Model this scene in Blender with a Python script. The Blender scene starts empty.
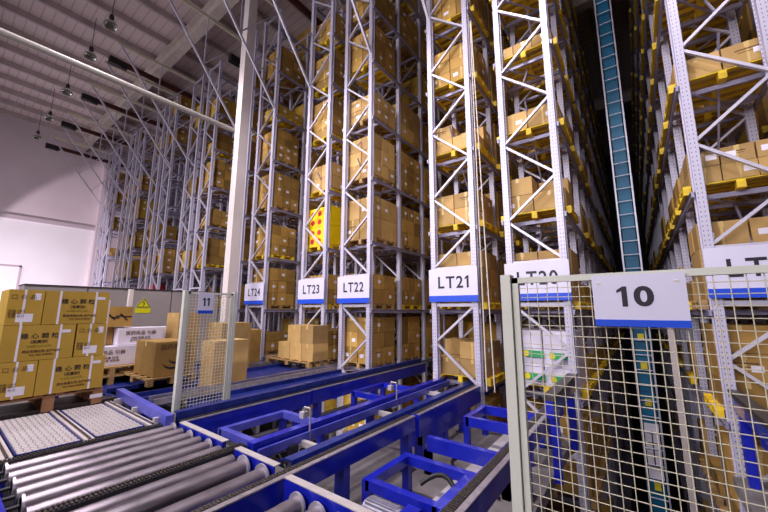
import bpy, math, random
from mathutils import Vector, Matrix
random.seed(7)
S = bpy.context.scene
COL = S.collection
H = 2.2          # eye height above the deck; deck top is z = 0
CZ = H - 1.5     # top of the conveyors

# ------------------------------------------------------------------ materials
def nt(name):
    m = bpy.data.materials.new(name); m.use_nodes = True
    n = m.node_tree; b = n.nodes['Principled BSDF']
    return m, n, b
def noise_mat(name, c1, c2, rough=.6, metal=0, scale=4, detail=5, bump=0, bscale=60, stretch=(1,1,1), coat=0, island=0.0, r2=None):
    m, n, b = nt(name); L = n.links
    tc = n.nodes.new('ShaderNodeTexCoord'); mp = n.nodes.new('ShaderNodeMapping')
    mp.inputs['Scale'].default_value = stretch
    L.new(tc.outputs['Object'], mp.inputs[0])
    ns = n.nodes.new('ShaderNodeTexNoise'); ns.inputs['Scale'].default_value = scale; ns.inputs['Detail'].default_value = detail
    L.new(mp.outputs[0], ns.inputs[0])
    cr = n.nodes.new('ShaderNodeValToRGB')
    cr.color_ramp.elements[0].position = .3; cr.color_ramp.elements[1].position = .7
    cr.color_ramp.elements[0].color = (*c1, 1); cr.color_ramp.elements[1].color = (*c2, 1)
    L.new(ns.outputs[0], cr.inputs[0])
    out = cr.outputs[0]
    if island:
        oi = n.nodes.new('ShaderNodeObjectInfo'); ge = n.nodes.new('ShaderNodeNewGeometry')
        ad = n.nodes.new('ShaderNodeMath'); ad.operation = 'ADD'
        L.new(oi.outputs['Random'], ad.inputs[0]); L.new(ge.outputs['Random Per Island'], ad.inputs[1])
        fr = n.nodes.new('ShaderNodeMath'); fr.operation = 'FRACT'; L.new(ad.outputs[0], fr.inputs[0])
        mr = n.nodes.new('ShaderNodeMapRange'); mr.inputs[3].default_value = 1-island; mr.inputs[4].default_value = 1+island
        L.new(fr.outputs[0], mr.inputs[0])
        hs = n.nodes.new('ShaderNodeHueSaturation'); L.new(mr.outputs[0], hs.inputs['Value']); L.new(out, hs.inputs['Color'])
        out = hs.outputs[0]
    L.new(out, b.inputs['Base Color'])
    b.inputs['Roughness'].default_value = rough; b.inputs['Metallic'].default_value = metal
    if r2 is not None:
        mr2 = n.nodes.new('ShaderNodeMapRange'); mr2.inputs[3].default_value = rough; mr2.inputs[4].default_value = r2
        L.new(ns.outputs[0], mr2.inputs[0]); L.new(mr2.outputs[0], b.inputs['Roughness'])
    if coat: b.inputs['Coat Weight'].default_value = coat
    if bump:
        n2 = n.nodes.new('ShaderNodeTexNoise'); n2.inputs['Scale'].default_value = bscale
        L.new(mp.outputs[0], n2.inputs[0])
        bp = n.nodes.new('ShaderNodeBump'); bp.inputs['Strength'].default_value = bump; bp.inputs['Distance'].default_value = .02
        L.new(n2.outputs[0], bp.inputs['Height']); L.new(bp.outputs[0], b.inputs['Normal'])
    return m
def plain(name, c, rough=.5, metal=0):
    m, n, b = nt(name)
    b.inputs['Base Color'].default_value = (*c, 1); b.inputs['Roughness'].default_value = rough; b.inputs['Metallic'].default_value = metal
    return m
def perforated(name, c, dot):
    """painted steel with the two rows of small slots that rack posts have"""
    m, n, b = nt(name); L = n.links
    tc = n.nodes.new('ShaderNodeTexCoord')
    sx = n.nodes.new('ShaderNodeSeparateXYZ'); L.new(tc.outputs['Object'], sx.inputs[0])
    def M(op, a, bb=None):
        q = n.nodes.new('ShaderNodeMath'); q.operation = op
        for i, v in enumerate((a, bb)):
            if v is None: continue
            if isinstance(v, (int, float)): q.inputs[i].default_value = v
            else: L.new(v, q.inputs[i])
        return q.outputs[0]
    fz = M('FRACT', M('DIVIDE', sx.outputs[2], .075))
    fx = M('FRACT', M('DIVIDE', sx.outputs[0], .05))
    zz = M('LESS_THAN', M('ABSOLUTE', M('SUBTRACT', fz, .5)), .17)
    xx = M('LESS_THAN', M('ABSOLUTE', M('SUBTRACT', fx, .5)), .13)
    mask = M('MULTIPLY', zz, xx)
    mx = n.nodes.new('ShaderNodeMixRGB'); L.new(mask, mx.inputs[0])
    mx.inputs[1].default_value = (*c, 1); mx.inputs[2].default_value = (*dot, 1)
    L.new(mx.outputs[0], b.inputs['Base Color']); b.inputs['Roughness'].default_value = .42; b.inputs['Metallic'].default_value = .15
    return m
M = {}
M['post'] = perforated('post_paint', (.55, .52, .65), (.17, .15, .2))
M['brace'] = noise_mat('brace_galvanised', (.52, .49, .59), (.66, .63, .73), .4, .25, 3)
M['beam'] = noise_mat('beam_paint', (.26, .24, .35), (.38, .35, .48), .45, .25, 3)
M['bracket'] = noise_mat('bracket_cream_steel', (.6, .56, .42), (.74, .7, .55), .5, .1, 3)
M['rail_red'] = noise_mat('rail_dark_red', (.05, .012, .012), (.1, .025, .022), .5, .2, 3)
M['carton'] = noise_mat('cardboard', (.32, .175, .035), (.45, .26, .06), .75, 0, 2.5, 5, .05, 40, island=.38)
M['carton2'] = noise_mat('cardboard_gold', (.46, .28, .03), (.54, .33, .045), .7, 0, 1.5, 4, .04, 40, island=.06)
M['carton3'] = noise_mat('cardboard_pale', (.44, .26, .08), (.54, .34, .12), .75, 0, 2.5, 4, .04, 40, island=.28)
M['cartonw'] = noise_mat('white_board', (.68, .62, .74), (.78, .72, .82), .7, 0, 2, island=.06)
M['cartony'] = noise_mat('yellow_wrap', (.85, .58, .0), (.95, .68, .01), .35, 0, 6, 3, .2, 8)
M['tape'] = plain('packing_tape', (.62, .44, .16), .3)
M['label'] = plain('paper_label', (.82, .78, .86), .6)
M['ink'] = plain('black_ink', (.02, .014, .02), .6)
M['inkbrown'] = plain('brown_ink', (.13, .06, .02), .7)
M['inkgreen'] = plain('olive_ink', (.28, .26, .02), .7)
M['inkred'] = plain('red_ink', (.4, .03, .02), .7)
M['wood'] = noise_mat('pallet_wood', (.3, .17, .055), (.5, .31, .12), .7, 0, 6, 6, .1, 30, (1, 6, 1), island=.15)
M['woodY'] = noise_mat('pallet_yellow_wood', (.72, .46, .012), (.92, .64, .03), .6, 0, 5, 5, .08, 30, (1, 6, 1), island=.15)
M['woodR'] = noise_mat('pallet_red_wood', (.26, .12, .05), (.4, .2, .09), .7, 0, 6, 6, .1, 30, (6, 1, 1), island=.12)
M['blue'] = noise_mat('blue_enamel', (.006, .012, .36), (.012, .022, .5), .3, .1, 5, 5, .03, 20, coat=.4)
M['bluedark'] = noise_mat('blue_enamel_scuffed', (.012, .025, .17), (.03, .05, .3), .33, .3, 7, 6, .04, 20)
M['bluelight'] = noise_mat('blue_lilac_enamel', (.07, .08, .5), (.14, .14, .62), .3, .2, 5)
M['ledge'] = noise_mat('worn_steel_ledge', (.36, .32, .36), (.58, .53, .56), .35, .7, 14, 5, .03)
M['chain'] = noise_mat('chain_steel', (.05, .042, .04), (.17, .145, .13), .4, .8, 60, 3, .3, 90)
M['roller'] = noise_mat('roller_steel', (.17, .14, .165), (.40, .35, .39), .3, .85, 5, 6, .02, 30, (1, .5, 3), r2=.45)
M['disc'] = noise_mat('zinc_disc', (.5, .46, .54), (.64, .6, .66), .35, .6, 8)
M['strip'] = noise_mat('cream_strip_steel', (.48, .43, .43), (.58, .53, .51), .45, .2, 8)
M['plate'] = noise_mat('wheel_plate', (.33, .29, .29), (.4, .35, .35), .4, .3, 30)
M['platewheel'] = plain('pale_wheel', (.46, .41, .41), .45, .1)
M['floor'] = noise_mat('dusty_concrete', (.11, .095, .09), (.27, .24, .23), .7, 0, 1.6, 8, .15, 14)
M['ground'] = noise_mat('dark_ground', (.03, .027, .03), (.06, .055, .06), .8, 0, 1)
M['wall'] = noise_mat('wall_plaster', (.66, .55, .59), (.74, .63, .67), .8, 0, .5, 4, .02)
M['walllow'] = noise_mat('wall_white', (.84, .79, .84), (.9, .86, .9), .7, 0, .5, 4)
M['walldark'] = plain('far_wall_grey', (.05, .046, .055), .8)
M['trim'] = plain('wall_trim', (.55, .45, .5), .6)
M['column'] = noise_mat('column_paint', (.66, .58, .56), (.76, .68, .66), .6, 0, 1.2, 4)
M['girder'] = noise_mat('girder_paint', (.56, .47, .43), (.66, .57, .53), .6, 0, 2)
M['purlin'] = noise_mat('purlin_steel', (.5, .43, .43), (.62, .54, .53), .6, .2, 2)
M['fence'] = noise_mat('cream_fence_paint', (.60, .60, .52), (.68, .68, .6), .4, 0, 3)
M['mesh'] = noise_mat('fence_wire', (.62, .58, .42), (.76, .7, .54), .4, .1, 3)
M['sign'] = noise_mat('sign_white', (.66, .63, .78), (.70, .67, .82), .4, 0, 2)
M['signblue'] = plain('sign_blue', (.01, .07, .62), .4)
M['signink'] = plain('sign_ink', (.012, .008, .02), .5)
M['cabinet'] = noise_mat('cabinet_grey', (.34, .3, .29), (.4, .36, .35), .5, .1, 1)
M['warn'] = plain('warning_yellow', (.75, .7, .0), .5)
M['black'] = plain('black_rubber', (.012, .011, .013), .5)
M['dark'] = plain('dark_steel', (.03, .028, .035), .5, .3)
M['motor'] = noise_mat('motor_grey', (.3, .28, .36), (.42, .4, .48), .4, .4, 6)
M['teal'] = noise_mat('mast_blue', (.0, .09, .20), (.0, .15, .29), .5, .0, .8, 3)
M['ladder'] = plain('ladder_grey', (.55, .56, .66), .4, .3)
M['mastwhite'] = plain('mast_white', (.72, .7, .8), .5)
M['yellow'] = plain('safety_yellow', (.75, .6, .02), .4)
M['rope'] = plain('rope_cream', (.75, .66, .56), .7)
M['green'] = plain('label_green', (.02, .35, .1), .5)
M['red'] = noise_mat('red_wrap', (.5, .01, .02), (.65, .02, .04), .4, 0, 5)
m, n, b = nt('lamp_glass'); b.inputs['Base Color'].default_value = (.2, .22, .16, 1); b.inputs['Roughness'].default_value = .15; b.inputs['Transmission Weight'].default_value = .6; M['glass'] = m
m, n, b = nt('poly_wrap'); b.inputs['Base Color'].default_value = (.8, .8, .85, 1); b.inputs['Roughness'].default_value = .2; b.inputs['Alpha'].default_value = .25; M['wrap'] = m
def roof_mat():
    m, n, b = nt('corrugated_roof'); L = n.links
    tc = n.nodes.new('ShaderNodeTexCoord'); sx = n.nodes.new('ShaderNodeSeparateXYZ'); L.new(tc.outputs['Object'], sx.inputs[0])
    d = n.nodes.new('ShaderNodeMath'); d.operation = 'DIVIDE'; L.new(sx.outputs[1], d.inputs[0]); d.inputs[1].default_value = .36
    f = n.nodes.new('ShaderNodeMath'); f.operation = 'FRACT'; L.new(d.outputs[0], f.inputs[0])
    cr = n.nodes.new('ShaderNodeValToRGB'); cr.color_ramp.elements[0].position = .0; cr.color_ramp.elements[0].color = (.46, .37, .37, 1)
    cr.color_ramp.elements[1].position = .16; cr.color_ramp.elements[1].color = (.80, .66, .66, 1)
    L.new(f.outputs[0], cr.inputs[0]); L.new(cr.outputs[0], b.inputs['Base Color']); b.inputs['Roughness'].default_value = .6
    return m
M['roof'] = roof_mat()

# ------------------------------------------------------------------ mesh helpers
class MB:
    def __init__(s): s.v = []; s.f = []; s.m = []; s.sm = []
    def add(s, vs, fs, m=0, smooth=False):
        o = len(s.v); s.v += [tuple(v) for v in vs]
        for f in fs: s.f.append([o+i for i in f]); s.m.append(m); s.sm.append(smooth)
    def box(s, x0, x1, y0, y1, z0, z1, m=0):
        if x0 > x1: x0, x1 = x1, x0
        if y0 > y1: y0, y1 = y1, y0
        if z0 > z1: z0, z1 = z1, z0
        v = [(x, y, z) for z in (z0, z1) for y in (y0, y1) for x in (x0, x1)]
        s.add(v, [(0,2,3,1),(4,5,7,6),(0,1,5,4),(2,6,7,3),(0,4,6,2),(1,3,7,5)], m)
        return s
    def bar(s, p, q, w, h, m=0, up=(0,0,1)):
        p = Vector(p); q = Vector(q); d = (q-p).normalized(); up = Vector(up)
        if abs(d.dot(up)) > .98: up = Vector((1,0,0))
        a = d.cross(up).normalized(); c = a.cross(d).normalized()
        v = []
        for e in (p, q):
            for i, j in ((-1,-1),(1,-1),(1,1),(-1,1)): v.append(e + a*(i*w/2) + c*(j*h/2))
        s.add(v, [(0,1,2,3),(4,7,6,5),(0,4,5,1),(1,5,6,2),(2,6,7,3),(3,7,4,0)], m)
        return s
    def tube(s, p, q, r, n=12, m=0, r2=None, cap=True):
        p = Vector(p); q = Vector(q); d = (q-p).normalized(); r2 = r if r2 is None else r2
        up = Vector((0,0,1)) if abs(d.z) < .9 else Vector((1,0,0))
        a = d.cross(up).normalized(); c = a.cross(d)
        v = []
        for e, rr in ((p, r), (q, r2)):
            for k in range(n):
                t = 2*math.pi*k/n; v.append(e + a*math.cos(t)*rr + c*math.sin(t)*rr)
        s.add(v, [(k, (k+1) % n, n+(k+1) % n, n+k) for k in range(n)], m, True)
        if cap: s.add(v, [tuple(range(n-1, -1, -1)), tuple(range(n, 2*n))], m)
        return s
    def path(s, pts, r, n=8, m=0):
        for a, b in zip(pts[:-1], pts[1:]): s.tube(a, b, r, n, m)
        return s
    def lathe(s, c, prof, n=20, m=0):
        v = []
        for rr, z in prof:
            for k in range(n):
                t = 2*math.pi*k/n; v.append((c[0]+rr*math.cos(t), c[1]+rr*math.sin(t), c[2]+z))
        fs = []
        for i in range(len(prof)-1):
            for k in range(n): fs.append((i*n+k, i*n+(k+1) % n, (i+1)*n+(k+1) % n, (i+1)*n+k))
        s.add(v, fs, m, True); return s
    def build(s, name, mats, parent=None, loc=None):
        """vertices are given relative to the parent; a top-level mesh gets its origin at loc"""
        me = bpy.data.meshes.new(name)
        o3 = Vector(loc) if loc is not None else Vector((0,0,0))
        me.from_pydata([tuple(Vector(v)-o3) for v in s.v] if loc is not None else s.v, [], s.f)
        for mm in (mats if isinstance(mats, (list, tuple)) else [mats]): me.materials.append(M[mm] if isinstance(mm, str) else mm)
        me.polygons.foreach_set('material_index', s.m); me.polygons.foreach_set('use_smooth', s.sm)
        me.update()
        o = bpy.data.objects.new(name, me); COL.objects.link(o)
        if loc is not None: o.location = o3
        if parent is not None: o.parent = parent
        return o
def tag(o, label=None, cat=None, group=None, kind=None):
    if label: o['label'] = label
    if cat: o['category'] = cat
    if group: o['group'] = group
    if kind: o['kind'] = kind
    return o
def empty(name, loc, label, cat, group=None, rz=0):
    o = bpy.data.objects.new(name, None); COL.objects.link(o); o.location = loc; o.rotation_euler = (0,0,rz); o.empty_display_size = .2
    return tag(o, label, cat, group)
def dup(o, loc=None, parent=None):
    c = o.copy(); COL.objects.link(c)
    if parent is not None: c.parent = parent
    if loc is not None: c.location = loc
    for ch in list(o.children): dup(ch, None, c)
    return c
def text(name, body, size, mat, parent, origin, face='-y', extr=.002, bold=.0, align='CENTER', sx=1):
    """lettering on a vertical face; origin relative to the parent, face = the way it looks"""
    cu = bpy.data.curves.new(name, 'FONT'); cu.body = body; cu.size = size; cu.align_x = align; cu.align_y = 'CENTER'
    cu.extrude = extr; cu.offset = bold; cu.resolution_u = 3
    t = bpy.data.objects.new(name, cu); COL.objects.link(t)
    dg = bpy.context.evaluated_depsgraph_get(); dg.update()
    me = bpy.data.meshes.new_from_object(t.evaluated_get(dg)); COL.objects.unlink(t); bpy.data.objects.remove(t)
    me.materials.clear(); me.materials.append(M[mat])
    R = {'-y': Matrix(((1,0,0),(0,0,-1),(0,1,0))), '+x': Matrix(((0,0,1),(1,0,0),(0,1,0)))}[face].to_4x4()
    me.transform(Matrix.Translation(Vector(origin)) @ R @ Matrix.Diagonal((sx,1,1,1)))
    o = bpy.data.objects.new(name, me); COL.objects.link(o); o.parent = parent
    return o
def glyphs(name, body, h, gap, mat, parent, origin, face='-y', bold=.01, extr=.001, fit=None):
    """lettering laid out glyph by glyph; the digit one is drawn with its flag"""
    parts = []; xx = 0
    for ch in body:
        if ch == '1':
            pl = [(.17,0),(.36,0),(.36,1),(.22,1),(0,.82),(0,.68),(.17,.77)]
            n = len(pl); vs = [Vector((x, y, 0)) for x, y in pl]+[Vector((x, y, -extr/h)) for x, y in pl]
            fs = [tuple(range(n))]+[(k, n+k, n+(k+1) % n, (k+1) % n) for k in range(n)]
        else:
            cu = bpy.data.curves.new('g', 'FONT'); cu.body = ch; cu.size = 1; cu.offset = bold; cu.extrude = extr/h; cu.resolution_u = 4
            t = bpy.data.objects.new('g', cu); COL.objects.link(t)
            dg = bpy.context.evaluated_depsgraph_get(); dg.update()
            me = bpy.data.meshes.new_from_object(t.evaluated_get(dg)); COL.objects.unlink(t); bpy.data.objects.remove(t)
            vs = [v.co.copy() for v in me.vertices]; fs = [tuple(q.vertices) for q in me.polygons]
        x0 = min(v.x for v in vs); x1 = max(v.x for v in vs); y0 = min(v.y for v in vs); y1 = max(v.y for v in vs)
        k = h/(y1-y0); w = (x1-x0)*k
        parts.append(([((v.x-x0)*k+xx, (v.y-y0)*k-h/2, v.z*h) for v in vs], fs)); xx += w+gap
    mb = MB(); W = xx-gap; q = fit/W if fit else 1
    for vs, fs in parts:
        out = []
        for x, y, z in vs:
            x = (x-W/2)*q
            out.append((origin[0]+x, origin[1]-z, origin[2]+y) if face == '-y' else (origin[0]+z, origin[1]+x, origin[2]+y))
        mb.add(out, fs)
    return mb.build(name, mat, parent)
def struct(name, mb, mat, loc=None):
    o = mb.build(name, mat, None, loc); o['kind'] = 'structure'; return o

# ------------------------------------------------------------------ camera
F = 337.0
R3 = Matrix(((0.803, 0.093, 0.589), (0.597, -0.129, -0.792), (0.003, 0.987, -0.159)))
def ortho(r):
    X = Vector((459, 53, 337)).normalized(); Y = Vector((254, -55, -337)).normalized()
    Z = X.cross(Y).normalized(); Y = Z.cross(X)
    return Matrix((X, Y, Z))
R3 = ortho(R3)
cam = bpy.data.cameras.new('camera'); co = bpy.data.objects.new('camera', cam); COL.objects.link(co)
cam.sensor_width = 36; cam.lens = F/768*36; cam.clip_start = .05; cam.clip_end = 200
co.matrix_world = Matrix.Translation((0,0,H)) @ R3.to_4x4()
S.camera = co
def proj(p):
    q = R3.transposed() @ (Vector(p)-Vector((0,0,H)))
    if q.z > -.1: return None
    return 384+F*q.x/-q.z, 256-F*q.y/-q.z, -q.z

# ------------------------------------------------------------------ setting
Y0 = 7.0; FW = 1.10
XW = -34.0; YB = 34.0; ZR = 15.6; YF = -7.0; XR = 7.5; ZG = -6.0
mb = MB()
# deck made of strips so that the crane aisles stay open down to the ground
DE = 6.82
for x0, x1, y0, y1 in [(XW, -6.95, YF, DE), (-6.95, -5.72, YF, 3.4), (-5.72, -5.0, YF, DE), (-5.0, -3.85, YF, 3.3), (-3.85, -1.12, YF, DE), (-1.12, .82, YF, 2.6), (.82, XR, YF, DE)]:
    mb.box(x0, x1, y0, y1, -.16, 0)
struct('floor', mb, 'floor')
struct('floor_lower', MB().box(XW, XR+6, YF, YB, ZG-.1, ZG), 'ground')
struct('wall_left', MB().box(XW-.3, XW, YF, YB, ZG, ZR), 'wall')
struct('trim_1', MB().box(XW, XW+.05, YF, 7.2, 0, 8.35), 'walllow')
struct('trim_2', MB().box(XW, XW+.22, YF, 7.2, 8.35, 8.62), 'trim')
struct('trim_3', MB().box(XW, XW+.5, 7.2, 7.9, 0, ZR), 'wall')
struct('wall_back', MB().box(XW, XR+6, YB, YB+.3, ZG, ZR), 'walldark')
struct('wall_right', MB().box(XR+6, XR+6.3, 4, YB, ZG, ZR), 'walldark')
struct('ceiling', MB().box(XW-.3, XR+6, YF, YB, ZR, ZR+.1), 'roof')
mb = MB()
d = MB(); d.box(XW+.05, XW+.1, 1.0, 3.5, 0, 5.05)
dr = struct('door_1', d, 'walllow')
f_ = MB(); f_.box(XW+.05, XW+.16, .9, 1.0, 0, 5.15).box(XW+.05, XW+.16, 3.5, 3.6, 0, 5.15).box(XW+.05, XW+.16, .9, 3.6, 5.05, 5.15)
f_.build('door_frame', 'trim', dr)
# roof steel
px = -33.2; k = 0
while px < 12:
    m_ = MB(); m_.box(px-.035, px+.035, YF, YB, ZR-.32, ZR-.02).box(px-.035, px+.1, YF, YB, ZR-.34, ZR-.3)
    tag(m_.build('roof_purlin', 'purlin', None, (px, 0, ZR)), 'long grey steel purlin running under the corrugated roof', 'purlin', 'parallel purlins under the roof')
    px += 1.72
for i, gy in enumerate((-2.4, 5.75, 14.5, 23.5)):
    m_ = MB(); m_.box(XW, XR+5, gy-.03, gy+.03, ZR-1.05, ZR-.34).box(XW, XR+5, gy-.2, gy+.2, ZR-1.1, ZR-1.05).box(XW, XR+5, gy-.2, gy+.2, ZR-.39, ZR-.34)
    lab = ['pale roof girder overhead, nearest the camera', 'pale roof girder crossing above the rack fronts, resting on the white column', 'pale roof girder over the middle of the racks', 'pale roof girder deepest over the racks'][i]
    tag(m_.build('roof_girder', 'girder', None, (0, gy, ZR-.7)), lab, 'girder')
# big white column (H section)
cx, cy = -10.98, 6.05
c_ = empty('steel_column', (cx, cy, 0), 'tall white steel column standing in front of the LT24 rack', 'column')
MB().box(-.17, .17, -.17, -.15, 0, ZR-1.1).box(-.17, .17, .15, .17, 0, ZR-1.1).box(-.17, .17, -.15, .15, 0.0, ZR-1.1).build('column_shaft', 'column', c_)
MB().box(-.26, .26, -.26, .26, 0, .03).build('base_plate', 'column', c_)
MB().box(-.2, -.17, -.08, .08, 8.55, 8.85).build('pipe_clamp', 'strip', c_)
p_ = MB(); p_.tube((-11.25, 5.95, H+6.48), (-11.75, -6.5, H+6.48), .085, 12)
M['pipe'] = plain('pipe_paint', (.36, .33, .3), .5)
tag(p_.build('steel_pipe', 'pipe', None, (-11.25, 5.95, H+6.48)), 'long pale horizontal pipe running overhead to the white column', 'pipe')

# high-bay lamps
lamp = None
labs = ['nearest glass high-bay lamp, highest in the photo', 'second high-bay lamp hanging from the roof counting from the camera', 'third high-bay lamp, middle one of the five', 'fourth high-bay lamp, second from the left wall', 'high-bay lamp hanging closest to the white left wall']
for i, X in enumerate((-15.8, -18.6, -22.85, -27.0, -30.7)):
    if lamp is None:
        lamp = empty('high_bay_lamp', (X, 2.95, 13.5), labs[i], 'lamp', 'high-bay lamps in a row under the roof')
        MB().tube((0,0,.3), (0,0,1.85), .012, 6).build('cord', 'dark', lamp)
        MB().lathe((0,0,0), [(.001,.36),(.07,.34),(.09,.2),(.07,.12)]).build('housing', 'dark', lamp)
        MB().lathe((0,0,0), [(.07,.12),(.13,.06),(.21,-.05),(.24,-.18),(.225,-.18),(.195,-.05),(.12,.05),(.06,.11)]).build('lamp_shade', 'glass', lamp)
    else:
        o = dup(lamp, (X, 2.95, 13.5)); o['label'] = labs[i]

# ------------------------------------------------------------------ racks
ROWX = {18: .285+.082+.157/2-.078, 19: .2075}
ROWL = {}     # row -> x of left outer edge
ROWL[18] = .367; ROWL[19] = .128; ROWL[20] = -.294; ROWL[21] = -.5415; ROWL[22] = -.962; ROWL[23] = -1.206; ROWL[24] = -1.634
x = ROWL[24]
for r in range(25, 34):
    x -= (.239 if r % 2 == 1 else .422); ROWL[r] = x
LV = [.03+H+1.83*k for k in range(-3, 7)]      # shelf levels: index 3 = behind the signs
LV[2] = .66; LV[1] = -1.1; LV[0] = -2.95
TOP = 14.1
BAY = 1.42
def frame_nodes(even, k):
    """zig-zag lattice: list of ((side,z),(side,z))"""
    zs = []; z = H+.13-1.68*5; s = 0 if even else 1
    n = []
    while z < TOP-.4:
        n.append((s, z)); s = 1-s; z += .84
    return [(a, b) for a, b in zip(n[:-1], n[1:])]
def make_rack(even, bays, mirror_labels=None):
    root = bpy.data.objects.new('storage_rack', None); COL.objects.link(root); root.location = (0, Y0, 0)
    PW, PD = .115, .11
    zb = ZG if bays > 10 else -1.0
    fr0 = None
    for k in range(bays+1):
        y = k*BAY
        if k == 0:
            fb = MB()
            for (s0, z0), (s1, z1) in frame_nodes(even, k):
                if z1 < zb: continue
                fb.bar((.06 if s0 == 0 else FW-.06, .0, max(z0, zb)), (.06 if s1 == 0 else FW-.06, .0, z1), .045, .062, up=(0,1,0))
            for zz in (H+.94, H+.12): fb.box(.05, FW-.05, -.03, .03, zz-.035, zz+.035)
            # narrow lattice on the inside face as seen behind the first one
            f0 = fb.build('upright_frame', 'brace', root)
            MB().box(.05, FW-.05, -.03, .03, TOP-.135, TOP-.065).build('top_rung', 'brace', f0)
            for xx in (PW/2, FW-PW/2):
                pm = MB()
                pm.box(xx-PW/2, xx+PW/2, -.055, -.045, zb, TOP).box(xx-PW/2, xx-PW/2+.012, -.045, .055, zb, TOP).box(xx+PW/2-.012, xx+PW/2, -.045, .055, zb, TOP)
                pm.box(xx-PW/2-.02, xx-PW/2, .035, .055, zb, TOP).box(xx+PW/2, xx+PW/2+.02, .035, .055, zb, TOP)
                pm.build('post', 'post', f0)
        else:
            if fr0 is None:
                fb = MB()
                for (s0, z0), (s1, z1) in frame_nodes(even, k):
                    if z1 < zb: continue
                    fb.bar((.06 if s0 == 0 else FW-.06, .0, max(z0, zb)), (.06 if s1 == 0 else FW-.06, .0, z1), .04, .05, m=1, up=(0,1,0))
                for xx in (PW/2, FW-PW/2): fb.box(xx-PW/2, xx+PW/2, -.05, .05, zb, TOP)
                fr0 = fb.build('upright_frame', ['post', 'brace'], root); fr0.location = (0, y, 0)
            else: 
                c = fr0.copy(); COL.objects.link(c); c.parent = root; c.location = (0, y, 0)
    yl = bays*BAY
    for z in LV:
        if z < zb: continue
        for xx in (-.035, FW+.035):
            m_ = MB(); m_.box(xx-.018, xx+.018, -.05, yl, z-.1, z-.01).box(xx-.03, xx+.03, -.05, yl, z-.025, z-.01)
            m_.build('load_beam', 'beam', root)
        m_ = MB()
        for k in range(bays):
            for fy in (.24, .76): m_.box(-.02, FW+.02, (k+fy)*BAY-.03, (k+fy)*BAY+.03, z-.08, z-.005)
            if k % 2 == 0: m_.bar((.05, k*BAY+.06, z-.1), (FW-.05, (k+1)*BAY-.06, z-.1), .03, .03)
            else: m_.bar((FW-.05, k*BAY+.06, z-.1), (.05, (k+1)*BAY-.06, z-.1), .03, .03)
        m_.build('pallet_support', 'beam', root)
    for xx in ((FW-.06,) if even else (.06,)):
        m_ = MB()
        m_.box(xx-.04, xx+.04, -3.35, .1, TOP-.09, TOP+.05)
        m_.build('top_bracket', 'bracket', root)
        m_ = MB(); m_.bar((xx, -3.25, TOP-.05), (xx, -.02, 9.76), .06, .075)
        m_.bar((xx, -1.6, TOP-.06), (xx, -1.6, 11.95), .04, .04).bar((xx, -1.6, 11.95), (xx, 0, TOP-.1), .04, .04).bar((xx, -.8, 10.9), (xx, 0, 12.0), .04, .04)
        m_.build('diagonal_strut', 'brace', root)
    if bays > 5:
        m_ = MB()
        for k in range(0, bays-1, 2):
            for z in range(3, 13, 4):
                m_.bar((FW/2, k*BAY, z), (FW/2, (k+2)*BAY, z+3.6), .03, .03)
                m_.bar((FW/2, (k+2)*BAY, z), (FW/2, k*BAY, z+3.6), .03, .03)
        m_.build('spine_bracing', 'beam', root)
    return root
rowname = {18: 'in the rack at the far right edge', 19: 'above the LT19 sign', 20: '', 21: '', 22: '', 23: '', 24: ''}
rackname = {18: 'the far right rack', 19: 'the LT19 rack', 20: 'the LT20 rack', 21: 'the LT21 rack', 22: 'the LT22 rack', 23: 'the LT23 rack', 24: 'the LT24 rack',
            25: 'the rack behind the white column', 26: 'the rack just left of the column', 27: 'the second rack left of the column', 28: 'the third rack left of the column',
            29: 'the fourth rack left of the column', 30: 'the fifth rack left of the column', 31: 'the sixth rack left of the column', 32: 'the seventh rack left of the column', 33: 'the last rack beside the left wall'}
racklabel = {18: 'lilac steel pallet rack at the far right edge of the photo', 19: 'lilac steel pallet rack carrying the sign right of the dark aisle',
             20: 'lilac steel pallet rack with the LT20 sign, left side of the dark aisle', 21: 'tall lilac steel pallet rack with the LT21 sign', 22: 'tall lilac steel pallet rack with the LT22 sign',
             23: 'tall lilac steel pallet rack with the LT23 sign', 24: 'tall lilac steel pallet rack with the LT24 sign', 25: 'grey steel pallet rack mostly hidden behind the white column'}
BAYS = {r: (15 if r in (18,19,20,21) else 11 if r in (22,23,24) else 4) for r in range(18, 34)}
protos = {}
for r in range(18, 34):
    key = (r % 2 == 0, BAYS[r])
    if key in protos: o = dup(protos[key], (ROWL[r]*7, Y0, 0))
    else:
        o = make_rack(*key); protos[key] = o; o.location = (ROWL[r]*7, Y0, 0)
    if r == 26: rack26 = o
    tag(o, racklabel.get(r, 'grey steel pallet rack, '+rackname[r][4:]), 'rack', 'rows of pallet racking')

for ch in list(rack26.children):
    if ch.name.startswith(('top_bracket', 'diagonal_strut')): bpy.data.objects.remove(ch)
# crane top rails in each aisle
def rail(i, X, lab, group='top guide rails in the crane aisles'):
    root = empty('crane_rail', (X, 7.2 if i == 3 else 3.9, H+11.55), lab, 'rail', group)
    MB().box(-.05, .05, 0, 26, -.1, .1).box(-.11, .11, 0, 26, .08, .12).build('rail_beam', 'rail_red', root)
    MB().box(-.13, .13, -.3, .15, -.2, .12).box(-.08, .08, .15, .4, -.22, .05).build('end_stop', 'black', root)
for i, (a, b_) in enumerate(((20,19),(22,21),(24,23),(26,25),(28,27),(30,29),(32,31))):
    X = (ROWL[a]*7+FW + ROWL[b_]*7)/2
    rail(i, X, ['dark red top guide rail above the aisle with the blue mast', 'dark red top guide rail between the LT21 and LT22 racks', 'dark red top guide rail between the LT23 and LT24 racks', 'dark red top guide rail over the aisle just left of the white column',
                'dark red guide rail with black end stop, highest of those left of the column', 'dark red guide rail with black end stop, middle of those at the left', 'dark red guide rail with black end stop, lowest and nearest the left wall'][i])
rail(7, XW+1.35, 'dark red guide rail with black end stop running along the left wall')

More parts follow.
